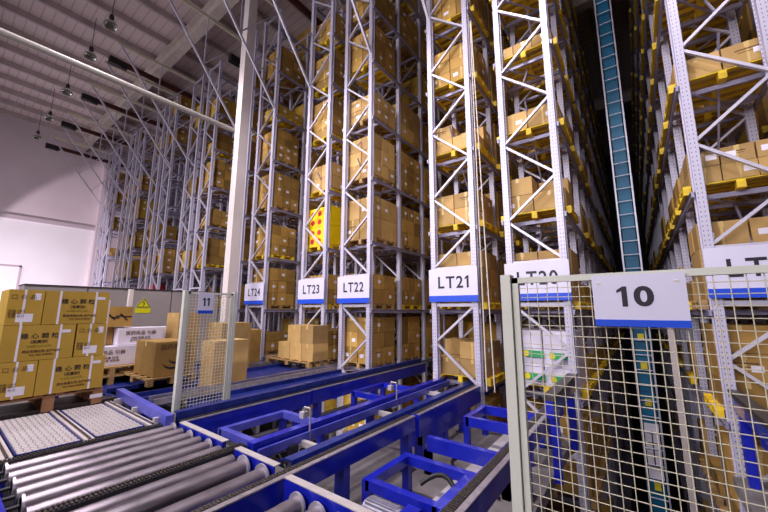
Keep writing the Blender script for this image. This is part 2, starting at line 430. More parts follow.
# ------------------------------------------------------------------ loads (pallets + cartons)
def pallet_mesh(mb, x0, y0, z, w, d, m=0, h=.145):
    """w along x, d along y, bottom at z"""
    for i in range(5):
        yy = y0 + i*(d-.1)/4; mb.box(x0, x0+w, yy, yy+.1, z+h-.022, z+h, m)
    for i in range(3):
        xx = x0 + i*(w-.1)/2
        mb.box(xx, xx+.1, y0, y0+d, z+h-.044, z+h-.022, m); mb.box(xx, xx+.1, y0, y0+d, z, z+.022, m)
        for j in range(3):
            yy = y0 + j*(d-.12)/2; mb.box(xx, xx+.1, yy, yy+.12, z+.022, z+h-.044, m)
carton_specs = []; pallet_specs = []
def weight(r, bay, c, area):
    p = proj(c)
    if p is None or not (-25 < p[0] < 793 and -25 < p[1] < 537): return 0
    w = area/p[2]**2
    if bay > 0:
        w *= {22: .7, 20: .5, 24: .5, 19: .25, 21: .12, 18: .02, 23: .1}.get(r, .12 if r % 2 == 0 else .03) / (1+.5*(bay-1))
    elif r >= 25: w *= .55
    return w
LAY = {1: ['only'], 2: ['bottom', 'top'], 3: ['bottom', 'middle', 'top'], 4: ['bottom', 'second', 'third', 'top']}
def lvphrase(li, r):
    if r in (18,) or r > 24:
        return ['lowest pit shelf', 'pit shelf', 'deck level', 'first shelf above the deck', 'second shelf', 'third shelf', 'fourth shelf', 'fifth shelf', 'sixth shelf', 'top shelf'][li] + ' of ' + rackname[r]
    s = 'LT%d' % r
    return ['two shelves under deck level, %s rack', 'first shelf under deck level, %s rack', 'deck level under the %s sign', 'shelf level with the %s sign', 'first shelf above the %s sign', 'second shelf above the %s sign',
            'third shelf above the %s sign', 'fourth shelf above the %s sign', 'fifth shelf above the %s sign', 'topmost shelf of the %s rack'][li] % s
ORD = ['', ', second bay', ', third bay', ', fourth bay', ', fifth bay', ', sixth bay', ', seventh bay', ', eighth bay', ', ninth bay', ', tenth bay', ', eleventh bay', ', twelfth bay', ', thirteenth bay', ', fourteenth bay', ', fifteenth bay']
def load(r, bay, li, nl, lh, mat='carton', nx=2, ny=2, pal='woodY', skip=(), labels=True, red=1.0):
    x0 = ROWL[r]*7 + .13; w = FW-.26; y0 = Y0 + bay*BAY + .15; d = BAY-.28-random.choice((.04, .1, .16))
    z = LV[li]
    if li < 2 or (r in (22, 24, 25, 26) and (li+bay) % 3 != 1) or (r == 23 and li == 2): pal = 'wood'
    if r in (18, 19, 20, 21): x0 -= .25; w += .50
    elif r < 25: x0 -= .1; w += .2
    jx = random.uniform(-.02, .02)
    tone = {'carton': 'brown', 'carton2': 'golden', 'carton3': 'pale brown', 'cartonw': 'white', 'cartony': 'bright yellow', 'red': 'red'}[mat]
    pw = weight(r, bay, (x0+w/2, y0, z), .3)
    tonep = {'wood': 'wooden', 'woodY': 'yellow wooden', 'woodR': 'reddish wooden'}[pal]
    pallet_specs.append((pw, (x0, y0, z), (w, d), pal, '%s pallet, %s%s' % (tonep, lvphrase(li, r), ORD[bay])))
    if r in (18, 19, 20, 21): x0 += .09; w -= .18
    cw, cd = (w+.03)/nx, (d+.03)/ny
    for l in range(nl):
        for i in range(nx):
            for j in range(ny):
                if (l, i, j) in skip: continue
                g = random.uniform(.008, .03)
                X0 = x0-.015+jx+i*cw+g/2; YY = y0-.015+j*cd+g/2; Z = z+.147+l*lh
                dx, dy, dz = cw-g, cd-g, lh-.008
                ww = weight(r, bay, (X0+dx/2, YY, Z+dz/2), dx*dz*(1 if j == 0 else .15))
                lab = '%s carton, %s layer %s %s, %s%s' % (tone, LAY[nl][l] if nl < 5 else 'stacked', (['front', 'rear'] if ny == 2 else ['front', 'centre', 'rear'])[j] if ny > 1 else 'front', (['left', 'right'] if nx == 2 else ['left', 'middle', 'right'] if nx == 3 else ['whole', ''])[i], lvphrase(li, r), ORD[bay])
                lab = lab.replace('only layer ', '')
                carton_specs.append((ww, (X0, YY, Z), (dx, dy, dz), mat, lab, labels))
# hand-set front loads: row -> level index -> (layers, layer height, material, kwargs)
C = 'carton'; P = 'carton3'; G = 'carton2'
front = {
 19: {1: (3,.42,C,{}), 2: (3,.4,C,{}), 3: (3,.4,P,dict(pal='wood')), 4: (2,.27,P,dict(nx=3)), 5: (1,.36,P,{}), 6: (2,.24,P,{}), 7: (1,.5,C,{}), 8: (2,.4,C,{})},
 18: {1: (3,.42,C,{}), 2: (3,.4,C,{}), 3: (3,.4,C,{}), 4: (2,.3,C,{}), 5: (2,.4,C,{}), 6: (3,.4,C,{}), 7: (2,.4,C,{})},
 20: {0: (3,.42,C,{}), 1: (3,.42,C,{}), 2: (3,.34,'cartonw',{}), 3: (2,.5,P,{}), 4: (2,.38,P,dict(skip=((1,1,0),))), 5: (1,.42,P,{}), 6: (1,.24,P,dict(nx=3)), 7: (1,.3,G,{}), 8: (1,.4,C,{}), 9: (1,.5,C,{})},
 21: {0: (3,.42,C,{}), 1: (3,.42,C,{}), 2: (2,.36,P,dict(skip=((1,0,0),))), 3: (3,.38,P,{}), 4: (2,.36,P,{}), 5: (2,.34,P,dict(skip=((1,1,0),))), 6: (3,.32,C,{}), 7: (3,.4,C,dict(nx=3)), 8: (2,.4,C,{}), 9: (1,.5,C,{})},
 22: {0: (3,.42,G,{}), 1: (3,.42,G,{}), 2: (3,.4,C,dict(pal='wood')), 3: (2,.4,C,dict(skip=((1,0,0),))), 4: (2,.6,P,dict(pal='wood',ny=3)), 5: (3,.42,P,dict(ny=3)), 6: (2,.38,P,dict(ny=3)), 7: (3,.4,C,{}), 8: (2,.4,C,{}), 9: (2,.4,G,{})},
 23: {1: (3,.42,G,{}), 2: (2,.4,C,{}), 3: (2,.45,C,{}), 4: (2,.62,'cartony',dict(nx=1,ny=1)), 5: (2,.42,P,{}), 6: (4,.33,C,dict(nx=1)), 7: (4,.3,C,dict(nx=1)), 8: (2,.4,C,{})},
 24: {1: (3,.42,G,{}), 2: (2,.3,C,{}), 3: (3,.44,C,dict(ny=3)), 4: (3,.36,C,dict(ny=3)), 5: (3,.42,C,dict(ny=3)), 6: (4,.3,C,dict(ny=3)), 7: (1,.38,G,{}), 8: (3,.36,C,{})},
 25: {3: (2,.4,G,{}), 4: (2,.6,C,{}), 5: (2,.3,C,{}), 6: (3,.4,C,{}), 7: (2,.4,G,{}), 8: (2,.4,G,{})},
 26: {2: (2,.3,C,{}), 3: (1,.42,C,{}), 4: (3,.4,C,{}), 5: (2,.35,C,dict(skip=((1,0,0),))), 6: (3,.42,C,{}), 7: (2,.4,C,dict(skip=((1,0,1),(1,0,0)))), 8: (2,.42,G,{})},
}
for r in range(18, 34):
    nb = BAYS[r] if r < 25 else 3
    for bay in range(nb):
        for li in range(0 if r < 25 else 2, 10):
            if bay == 0 and r in front:
                if li in front[r]:
                    nl, lh, mt, kw = front[r][li]; load(r, 0, li, nl, lh, mt, **kw)
                continue
            if r < 25 and bay > 0:
                if random.random() < (.1 if li > 1 else .1 if bay < 3 else .8): continue
                nl = random.choice((2,3,3,3)); lh = random.choice((.36,.4,.42))
                if r in (20, 19): nl = random.choice((1,1,2,2)); lh = random.choice((.3,.36,.4))
                load(r, bay, li, nl, lh, random.choice((C,C,C,P,G)), ny=2 if bay > 1 or r not in (22, 24, 20) else 3)
            elif r >= 25:
                if random.random() < (.35 if bay == 0 else .6): continue
                if r == 29 and li == 3 and bay == 0: continue
                if r < 30 or bay < 2: load(r, bay, li, random.choice((2,2,3)), random.choice((.33,.4)), random.choice((C,C,G)), nx=random.choice((1,2)), pal='wood')
# red wrapped load in one of the far racks
rl = empty('wrapped_load', (ROWL[29]*7+.5, Y0+.7, LV[3]), 'bright red wrapped load standing among the far left racks', 'wrapped load')
MB().lathe((0,0,0), [(.001,.15),(.4,.15),(.44,.3),(.42,.6),(.45,.9),(.42,1.3),(.3,1.4),(.001,1.4)], 16).build('red_wrap', 'red', rl)
mp_ = MB(); pallet_mesh(mp_, -.5, -.55, 0, 1.0, 1.1); mp_.build('pallet_base', 'wood', rl)

meshcache = {}
def carton_mesh(mb, x, y, z, dx, dy, dz, labelled, rnd):
    b = .008
    mb.box(x, x+dx, y, y+dy, z, z+dz, 0)
    # tape over the top and down the front, flap line, small paper labels
    if labelled is None: return
    mb.box(x+dx/2-.03, x+dx/2+.03, y-.0015, y+dy+.0015, z+dz-.09, z+dz+.0015, 1)
    if labelled:
        lx = x+dx*(.12 if rnd % 2 else .6)
        mb.box(lx, lx+.13, y-.003, y, z+dz*.35, z+dz*.35+.09, 2)
        mb.box(x+dx, x+dx+.003, y+dy*.4, y+dy*.4+.12, z+dz*.4, z+dz*.4+.09, 2)
        mb.box(x+dx*.47, x+dx*.53, y-.0012, y, z, z+dz, 1)
        mb.box(x+dx, x+dx+.0012, y+dy*.46, y+dy*.54, z, z+dz, 1)
        if rnd % 3 == 0: mb.box(x+dx*.25, x+dx*.75, y-.002, y, z+dz*.62, z+dz*.68, 3); mb.box(x+dx*.3, x+dx*.7, y-.002, y, z+dz*.5, z+dz*.53, 3)
        if rnd % 3 == 1: mb.box(x+dx+.0, x+dx+.002, y+dy*.25, y+dy*.75, z+dz*.68, z+dz*.73, 3)
carton_specs.sort(key=lambda s: -s[0])
N_EXTRA = 26      # cartons built by hand further down
keep = [s for s in carton_specs[:300-N_EXTRA]]
rest = carton_specs[300-N_EXTRA:]
for i, (w, p, dm, mt, lab, lb) in enumerate(keep):
    m_ = MB(); carton_mesh(m_, p[0], p[1], p[2], *dm, None if mt == 'cartonw' else lb and (i*7+3) % 5 < 3 and mt != 'cartony', i)
    o = m_.build('carton' if mt != 'cartony' else 'wrapped_bundle', [mt, 'tape', 'label', 'inkbrown'], None, (p[0]+dm[0]/2, p[1]+dm[1]/2, p[2]))
    tag(o, lab if mt != 'cartony' else lab.replace('carton', 'wrapped bundle').replace(' left', ''), 'carton', 'cartons stored in the racks')
for mt in ('carton', 'carton2', 'carton3', 'cartonw', 'cartony'):
    m_ = MB(); nn = 0
    for i, s in enumerate(rest):
        if s[3] != mt: continue
        m_.box(s[1][0], s[1][0]+s[2][0], s[1][1], s[1][1]+s[2][1], s[1][2], s[1][2]+s[2][2]); nn += 1
        if i % 2 == 0 and mt != 'cartonw':
            x, y, z = s[1]; dx, dy, dz = s[2]; m_.box(x+dx, x+dx+.003, y+dy*.4, y+dy*.4+.12, z+dz*.4, z+dz*.4+.09, 1)
    if nn: tag(m_.build('stored_cartons', [mt, 'label']), 'remaining %s cartons stacked deep inside the racks' % {'carton': 'brown', 'carton2': 'golden', 'carton3': 'pale', 'cartonw': 'white', 'cartony': 'yellow'}[mt], 'cartons', None, 'stuff')
pallet_specs.sort(key=lambda s: -s[0])
pc = {}
for i, (w, p, dm, mt, lab) in enumerate(pallet_specs[:190]):
    key = (round(dm[0], 3), round(dm[1], 3), mt)
    if key not in pc:
        m_ = MB(); pallet_mesh(m_, 0, 0, 0, dm[0], dm[1]); pc[key] = m_.build('pallet', mt, None); o = pc[key]
    else: o = pc[key].copy(); COL.objects.link(o)
    o.location = p; tag(o, lab, 'pallet', 'pallets on the rack shelves')
for mt in ('wood', 'woodY'):
    m_ = MB(); nn = 0
    for s in pallet_specs[190:]:
        if s[3] != mt: continue
        pallet_mesh(m_, *s[1], *s[2]); nn += 1
    if nn: tag(m_.build('stored_pallets', mt), 'remaining %s pallets deep inside the racks' % ('wooden' if mt == 'wood' else 'yellow'), 'pallets', None, 'stuff')

for o in list(COL.objects):
    if o.name.startswith('wrapped_bundle'):
        dm = o.dimensions; a_ = [v.co for v in o.data.vertices]
        xa = min(v.x for v in a_[:8]); xb = max(v.x for v in a_[:8]); ya = min(v.y for v in a_[:8]); za = min(v.z for v in a_[:8]); zb_ = max(v.z for v in a_[:8])
        m_ = MB()
        for q in (.25, .7):
            for u in (.2, .5): m_.tube((xa+(xb-xa)*u, ya-.006, za+(zb_-za)*q), (xa+(xb-xa)*u, ya, za+(zb_-za)*q), .09, 10)
        m_.build('red_print', 'red', o)
# ------------------------------------------------------------------ rack signs
for r in (19, 20, 21, 22, 23, 24):
    xl = ROWL[r]*7 - .03
    sw = FW+.06
    root = empty('aisle_sign', (xl+sw/2, Y0-.1, H+.19), 'white sign with blue bottom band reading LT%d on its rack%s' % (r, ', cut by the photo edge' if r == 19 else ''), 'sign', 'rack number signs')
    hh = .74
    MB().box(-sw/2, sw/2, -.012, .012, 0, hh).build('sign_board', 'sign', root)
    MB().box(-sw/2, sw/2, -.016, -.0121, 0, .135).build('blue_band', 'signblue', root)
    glyphs('lettering', 'LT%d' % r, .265, .04, 'signink', root, (.02, -.015, .43), bold=.018, fit=.73)

# ------------------------------------------------------------------ crane mast with ladder in the dark aisle
YM = 10.0
mast = empty('crane_mast', (0, YM, ZG), 'tall blue stacker crane mast with grey ladder in the dark aisle', 'crane')
MB().box(-.13, .13, .1, .38, .3, 19.6).build('mast_column', 'teal', mast)
lad = MB(); lad.box(-.19, -.155, -.02, .03, .3, 19.6).box(.155, .19, -.02, .03, .3, 19.6).build('ladder_rail', 'ladder', mast)
z = .5; rung = None
while z < 19.5:
    if rung is None: rung = MB().tube((-.17, 0, 0), (.17, 0, 0), .014, 6).build('rung', 'ladder', mast)
    else: rung = rung.copy(); COL.objects.link(rung); rung.parent = mast
    rung.location = (0, 0, z); z += .335
m_ = MB(); m_.box(-.13, .13, .07, .1, ZG*-1+H-3.05-.6, ZG*-1+H-3.05+.55).build('control_panel', 'mastwhite', mast)
m_ = MB(); zc = -ZG+H-3.05
m_.box(-.1, .1, .055, .07, zc-.35, zc-.31).box(-.1, .1, .055, .07, zc+.12, zc+.15).box(-.012, .012, .055, .07, zc-.3, zc+.4).build('panel_marks', 'ink', mast)
for zz in (-.6, -1.25, -2.05, -3.8):
    MB().box(-.06, .06, .05, .1, -ZG+H+zz-.07, -ZG+H+zz+.07).build('yellow_sensor', 'yellow', mast)
MB().box(-.5, .45, -.3, 2.4, .1, .45).build('crane_base', 'teal', mast)
duct = empty('cable_duct', (.55, YM, ZG), 'pale vertical cable duct right of the blue mast', 'duct')
MB().box(-.06, .06, -.04, .06, 3.7, 8.1).build('duct_upper', 'column', duct)
MB().box(-.05, .05, -.03, .06, 0, 3.6).build('duct_lower', 'column', duct)
rope = MB(); xr = ROWL[21]*7+FW+.14
rope.tube((xr, 6.86, .62), (xr-.02, 6.86, 9.0), .012, 6).tube((xr+.16, 6.86, .62), (xr, 6.86, 9.0), .012, 6)
tag(rope.build('hanging_cord', 'rope', None, (xr, 6.86, .62)), 'thin cream cord hanging down beside the LT21 rack post', 'cord')

# ------------------------------------------------------------------ conveyors
def chain_rail(name, x, y0, y1, w, ledge_side, depth, label, guide=0, group='long blue chain conveyor beams', legs=(), legx=None, deep=None):
    """a blue channel beam along Y with a chain bed on top; x = the lit ledge edge; body goes to -x"""
    root = empty(name, (x, y0, 0), label, 'conveyor', group)
    L = y1-y0
    MB().box(-w, 0, 0, L, CZ-depth, CZ-.012).box(-w, 0.0, 0, L, CZ-depth-.012, CZ-depth).build('side_beam', 'blue', root)
    MB().box(-.05, .006, 0, L, CZ-.012, CZ).build('ledge', 'ledge', root)
    m_ = MB(); n = int(L/.032)
    m_.box(-w+.015, -.055, .01, L-.01, CZ-.012, CZ-.004)
    for i in range(n): m_.box(-w+.03, -.06, i*.032+.006, i*.032+.024, CZ-.004, CZ+.004)
    m_.build('chain', 'chain', root)
    if guide:
        MB().box(-w-.045, -w, 0, L, CZ-depth*.6, CZ+guide).box(-w-.11, -w-.045, 0, L, CZ+guide-.015, CZ+guide).build('guide_plate', 'bluedark', root)
    for ly in legs:
        m_ = MB(); m_.box(-w, -.01, ly-y0-.05, ly-y0+.05, .012, CZ-depth); m_.build('leg', 'blue', root)
        MB().box(-w-.04, .03, ly-y0-.09, ly-y0+.09, 0, .012).build('foot_plate', 'dark', root)
    if deep:
        MB().box(-w*.6, -.012, deep[0]-y0, deep[1]-y0, CZ-.46, CZ-depth).build('side_panel', 'blue', root)
    return root
chain_rail('chain_conveyor', -5.08, 2.27, 4.55, .16, 1, .25, 'blue chain beam with guide plate below the small 11 gate, near section', guide=.1, legs=(2.6, 4.3))
chain_rail('chain_conveyor', -5.10, 4.6, 8.9, .16, 1, .25, 'blue chain beam running from below the LT23 sign to below LT22', guide=.1, legs=(4.8, 6.6))
chain_rail('chain_conveyor', -2.72, .35, 4.42, .15, 1, .19, 'blue chain beam cutting diagonally between the steel roller groups', legs=(.9, 3.0, 4.3))
chain_rail('chain_conveyor', -2.66, 7.12, 8.3, .12, 1, .2, 'short blue chain beam inside the LT21 rack foot', legs=())
chain_rail('chain_conveyor', -2.70, 4.5, 6.9, .15, 1, .3, 'blue chain beam with deep side panel ending by the LT21 rack post', legs=(4.65, 5.4, 6.2), deep=(4.6, 6.4))
chain_rail('chain_conveyor', -1.20, .5, 6.8, .16, 1, .2, 'blue chain beam beside the left post of the 10 gate', legs=(1.2, 4.6, 6.4))
chain_rail('chain_conveyor', 1.32, 3.6, 6.8, .16, 1, .2, 'blue chain beam behind the right side of the 10 gate', legs=(3.9, 6.4))
chain_rail('chain_conveyor', 2.1, 3.6, 6.8, .16, 1, .2, 'blue chain beam at the right photo edge behind the 10 gate', legs=(3.9, 6.4))
# B2: smooth blue rail
def plain_beam(x0, x1, y0, y1, z0, z1, mat, label, edge=None, legs=(), group='long blue chain conveyor beams', name='conveyor_beam'):
    root = empty(name, ((x0+x1)/2, y0, 0), label, 'conveyor', group)
    w = (x1-x0)/2
    MB().box(-w, w, 0, y1-y0, z0, z1).build('side_beam', mat, root)
    if edge: MB().box(w-.03 if edge > 0 else -w, w+.004 if edge > 0 else -w+.03, -.001, y1-y0, z1, z1+.008).build('ledge', 'ledge', root)
    for ly in legs:
        MB().box(-min(w, .05), min(w, .05), ly-y0-.05, ly-y0+.05, 0, z0).build('leg', 'blue', root)
    return root
plain_beam(-3.76, -3.64, 2.42, 7.35, CZ-.2, CZ+.0, 'blue', 'blue side beam left of the bright steel guide, ending by the LT21 rack', None, (2.6, 4.6, 6.6))
# angled sheet guide between
g = empty('sheet_guide', (-3.1, 2.45, 0), 'glossy folded sheet steel guide channel between two blue chain beams', 'guide')
m_ = MB(); L = 5.6
m_.add([(-.16,0,CZ-.1),(-.02,0,CZ-.03),(.1,0,CZ-.03),(.12,0,CZ-.14),(-.16,L,CZ-.1),(-.02,L,CZ-.03),(.1,L,CZ-.03),(.12,L,CZ-.14),
       (-.16,0,CZ-.12),(-.02,0,CZ-.05),(.085,0,CZ-.05),(.1,0,CZ-.14),(-.16,L,CZ-.12),(-.02,L,CZ-.05),(.085,L,CZ-.05),(.1,L,CZ-.14)],
      [(0,1,5,4),(1,2,6,5),(2,3,7,6),(8,12,13,9),(9,13,14,10),(10,14,15,11),(0,8,9,1),(1,9,10,2),(2,10,11,3),(4,5,13,12),(5,6,14,13),(6,7,15,14),(0,4,12,8),(3,11,15,7)])
m_.build('channel', 'bluedark', g)
MB().box(-.5, -.47, 0, L-.2, CZ-.16, CZ-.06).build('wear_strip', 'bluelight', g)
for yy in (.6, 2.2, 3.9): MB().box(-.52, .1, yy, yy+.06, CZ-.2, CZ-.13).build('support_bracket', 'strip', g)
for yy in (.3, 2.6, 4.9): MB().box(-.1, -.02, yy, yy+.07, 0, CZ-.2).build('leg', 'blue', g)
# rear guide pair of the LT22 row
def pair_rail(x, y0, y1, label):
    root = empty('guide_rail', (x, y0, 0), label, 'guide rail', 'paired guide rails')
    L = y1-y0
    MB().box(-.2, -.16, 0, L, CZ-.08, CZ+.02).build('rail_edge', 'ledge', root)
    MB().box(-.16, 0, 0, L, CZ-.12, CZ-.05).build('channel', 'bluedark', root)
    MB().box(0, .04, 0, L, CZ-.1, CZ+.0).build('rail_edge', 'ledge', root)
    for yy in [i*1.1+.5 for i in range(int(L/1.1))]:
        MB().box(-.19, .06, yy, yy+.1, CZ-.16, CZ-.12).build('clip', 'bracket', root)
    for yy in (.8, L-.8): MB().box(-.12, -.04, yy, yy+.08, 0, CZ-.12).build('leg', 'blue', root)
    return root
pair_rail(-6.72, 2.5, 6.8, 'pale double guide rail behind the small 11 gate, leading under the LT22 rack')
pair_rail(-8.75, 3.2, 6.6, 'second pale double guide rail further left behind the 11 gate')
pair_rail(-10.4, 3.4, 6.6, 'pale guide rail leading under the LT24 rack')
def deck_panel(x0, x1, y0, y1, label):
    root = empty('transfer_table', ((x0+x1)/2, y0, 0), label, 'conveyor table', 'blue transfer tables')
    w = (x1-x0)/2; L = y1-y0
    MB().box(-w, w, 0, L, CZ-.16, CZ-.1).build('table_panel', 'bluedark', root)
    MB().box(-w-.05, -w, 0, L, CZ-.22, CZ-.02).build('edge_beam', 'bluedark', root)
    MB().box(w, w+.05, 0, L, CZ-.22, CZ-.02).build('edge_beam', 'bluedark', root)
    for a in (-w, w-.08):
        for yy in (.2, L-.3): MB().box(a, a+.08, yy, yy+.08, 0, CZ-.16).build('leg', 'blue', root)
deck_panel(-8.4, -7.15, 2.3, 6.7, 'blue transfer table with carton pallet at its end, under the LT23 sign')
deck_panel(-10.3, -9.0, 3.7, 6.7, 'dark blue transfer table beside the white column base')
deck_panel(-6.35, -5.6, 2.9, 6.7, 'blue transfer table between the 11 gate and the LT22 rack')
# open ladder frames
def ladder_frame(x0, x1, ys, z, mat, label, w=.09, h=.1, side=True, legz=0):
    root = empty('support_frame', ((x0+x1)/2, ys[0], 0), label, 'frame', 'blue conveyor support frames')
    hw = (x1-x0)/2
    for yy in ys: MB().box(-hw, hw, yy-ys[0]-w/2, yy-ys[0]+w/2, z-h, z).build('cross_beam', mat, root)
    if side:
        for s in (-1, 1): MB().box(s*hw-w/2, s*hw+w/2, -w/2, ys[-1]-ys[0]+w/2, z-h, z-.002).build('side_rail', mat, root)
    for yy in (ys[0], ys[-1]):
        for s in (-1, 1): MB().box(s*hw-.045, s*hw+.045, yy-ys[0]-.045, yy-ys[0]+.045, legz, z-h).build('leg', 'blue', root)
    return root
ladder_frame(-4.85, -3.95, (2.72, 3.75), CZ-.14, 'bluelight', 'lilac blue open frame between two conveyor beams, near the rollers')
ladder_frame(-4.85, -3.95, (5.5, 6.5), CZ-.14, 'blue', 'blue open frame between two conveyor beams in front of the LT21 rack')
ladder_frame(-2.45, -1.62, (3.02, 3.78), CZ-.25, 'blue', 'blue rectangular frame with a grey motor hung inside')
ladder_frame(-2.5, -1.45, (4.4,), CZ-.22, 'blue', 'single blue cross beam behind the motor frame', h=.18, side=False)
ladder_frame(-2.4, -1.45, (5.5, 6.3), CZ-.2, 'blue', 'blue cross frame next to the 10 gate post, in front of the LT20 rack', h=.14)
ladder_frame(1.45, 1.95, (4.3, 5.6), CZ-.2, 'blue', 'blue frame behind the right part of the 10 gate', h=.14)
# motors
mo = empty('gear_motor', (-2.02, 2.78, .06), 'grey ribbed gear motor inside the blue rectangular frame', 'motor')
m_ = MB(); m_.tube((-.24,0,.24), (.16,0,.24), .118, 20); m_.build('motor_body', 'motor', mo)
m_ = MB()
for i in range(9): m_.box(-.22, .1, -.125+i*.031-.004, -.125+i*.031+.004, .12, .24+math.sqrt(max(0,.128**2-(-.125+i*.031)**2))+.006)
m_.build('cooling_fins', 'motor', mo)
MB().box(.16, .3, -.11, .11, .1, .38).build('gearbox', 'blue', mo)
MB().box(-.12, .3, -.1, .1, 0, .12).build('motor_foot', 'dark', mo)
hz = MB(); pts = [(-1.98+.0, 3.3, .42)]
for i in range(9):
    t = i/8; pts.append((-1.98+.5*t, 3.3+.15*math.sin(math.pi*t), .42+.14*math.sin(math.pi*t)-.3*t*t))
hz.path(pts, .025, 8); tag(hz.build('black_hose', 'black', None, (-1.98, 3.3, .3)), 'thick black hose arching over the grey motor', 'hose')
cb = MB()
pts = [(-1.5-.9*math.sin(t*math.pi), 4.3+1.3*t, .03) for t in [i/14 for i in range(15)]]
cb.path(pts, .02, 6); tag(cb.build('floor_cable', 'black', None, (-1.5, 4.3, 0)), 'black cable looped on the dusty floor beside the deep blue beam', 'cable')
mo2 = dup(mo, (2.4, 5.6, 0)); mo2['label'] = 'gear motor at the right photo edge behind the 10 gate'
tr = MB(); tr.box(-2.05, -1.85, 2.9, 6.7, 0.0, .1); tag(tr.build('cable_tray', 'strip', None, (-1.95, 2.9, 0)), 'pale flat cable tray on the floor crossing under the blue frames', 'cable tray')

# raised entry rails hugging the rack posts on both sides of the dark aisle
for sx, lab in ((-1.02, 'dark topped raised rail left of the dark aisle, behind the 10 gate'), (.98, 'dark topped raised rail right of the dark aisle, behind the 10 gate')):
    root = empty('entry_rail', (sx, 4.9, 0), lab, 'rail', 'raised entry rails beside the dark aisle')
    MB().box(-.07, .07, 0, 1.98, 1.06, 1.12).build('rail_top', 'chain', root)
    MB().box(-.05, .05, 0, 1.98, .86, 1.06).build('side_beam', 'blue', root)
    for yy in (.25, 1.6): MB().box(-.05, .05, yy, yy+.1, 0, .86).build('leg', 'blue', root)
    MB().box(.05 if sx > 0 else -.25, .25 if sx > 0 else -.05, .9, 1.25, .62, .84).build('drive_box', 'blue', root)
# sensor brackets
def sensor(x, y, lab):
    root = empty('sensor_bracket', (x, y, CZ-.2), lab, 'sensor', 'small steel sensor brackets')
    m_ = MB(); m_.path([(0,0,0),(0,0,.42),(-.12,0,.42),(-.12,0,.34)], .012, 8); m_.path([(0,0,.02),(-.0,-.3,.02)], .014, 8); m_.build('bent_rod', 'disc', root)
    MB().box(-.17, -.09, -.04, .04, .28, .36).build('sensor_head', 'strip', root)
    MB().box(-.03, .05, -.34, -.22, -.04, .06).build('clamp', 'dark', root)
sensor(-3.58, 3.2, 'bent steel sensor bracket nearest the rollers')
sensor(-3.58, 5.2, 'bent steel sensor bracket in front of the LT22 rack')

# roller conveyor
def roller(X, y0, y1, r, disc, z, lab, grp):
    root = empty('roller', (X, (y0+y1)/2, z-r), lab, 'roller', grp)
    h = (y1-y0)/2
    MB().tube((0,-h,0), (0,h,0), r, 24).build('roller_tube', 'roller', root)
    MB().tube((0,-h-.09,0), (0,h+.06,0), .018, 8).build('shaft', 'dark', root)
    if disc:
        for s in (-1, 1): MB().tube((0,s*h-.0,0), (0,s*h-s*.018,0), disc, 24).build('end_disc', 'disc', root)
    return root
names1 = ['first', 'second', 'third', 'fourth', 'fifth', 'sixth', 'seventh']
for i in range(6):
    roller(-5.08+.235*i, .66, 2.17, .066, .088 if i % 2 == 0 else 0, CZ, 'steel roller in the left group, %s counting from the pale wheel plates' % names1[i], 'rollers of the left group')
roller(-3.58, .62, 2.14, .07, 0, CZ-.01, 'plain steel roller without flanges left of the two large rollers', 'rollers of the middle group')
for i, X in enumerate((-3.36, -3.04)):
    roller(X, .62, 2.14, .078, .115, CZ, ['large steel roller with flanges between the two chains, left one', 'large steel roller with flanges between the two chains, right one'][i], 'rollers of the middle group')
for i in range(5):
    roller(-2.42+.245*i, .62, 2.06, .07, .1, CZ-.03, 'steel roller in the right group, %s counting from the chain beam' % names1[i], 'rollers of the right group')
# end plates (pale strips) along X
def end_plate(x0, x1, y, lab, z=CZ+.03):
    fm = 'strip' if y > 1 else 'blue'
    if y < 1: z = CZ-.04
    root = empty('roller_side_frame', ((x0+x1)/2, y, 0), lab, 'side frame', 'side frames holding the rollers')
    w = (x1-x0)/2
    MB().box(-w, w, 0, .075, z-.008, z).build('top_flange', fm, root)
    MB().box(-w, w, 0.0, .012, z-.24, z-.008).build('web', 'blue', root)
    for s in (-1, 1): MB().box(s*(w-.05)-.04, s*(w-.05)+.04, .0, .07, 0, z-.24).build('leg', 'blue', root)
end_plate(-5.0, -3.9, 2.2, 'pale flanged side frame behind the left roller group')
end_plate(-3.62, -2.92, 2.18, 'short pale side frame behind the two large rollers')
end_plate(-2.66, -1.4, 2.1, 'pale side frame behind the right roller group')
end_plate(-5.0, -3.9, .5, 'blue side frame at the near ends of the left rollers')
end_plate(-3.62, -2.92, .5, 'side frame at the near ends of the two large rollers')
end_plate(-2.66, -1.4, .5, 'side frame at the near ends of the right rollers', CZ)
for xa, xb, lab in ((-5.0, -3.86, 'added dark sheet standing in for shade below the left roller group'), (-3.64, -2.92, 'added dark sheet standing in for shade below the middle rollers'), (-2.6, -1.4, 'added dark sheet standing in for shade below the right roller group')):  # dark sheets added so the gaps between rollers read as shade
    root = empty('shade_tray', ((xa+xb)/2, .62, CZ-.3), lab, 'tray', 'added dark sheets for the shade below the rollers')
    w = (xb-xa)/2
    MB().box(-w, w, 0, 1.4, 0, .02).build('tray_bottom', 'dark', root)
    MB().box(-w, w, 0, .01, .02, .06).box(-w, w, 1.39, 1.4, .02, .06).build('tray_rim', 'dark', root)
    for s in (-1, 1): MB().box(s*(w-.05)-.03, s*(w-.05)+.03, .7, .76, -CZ+.3, 0).build('leg', 'blue', root)
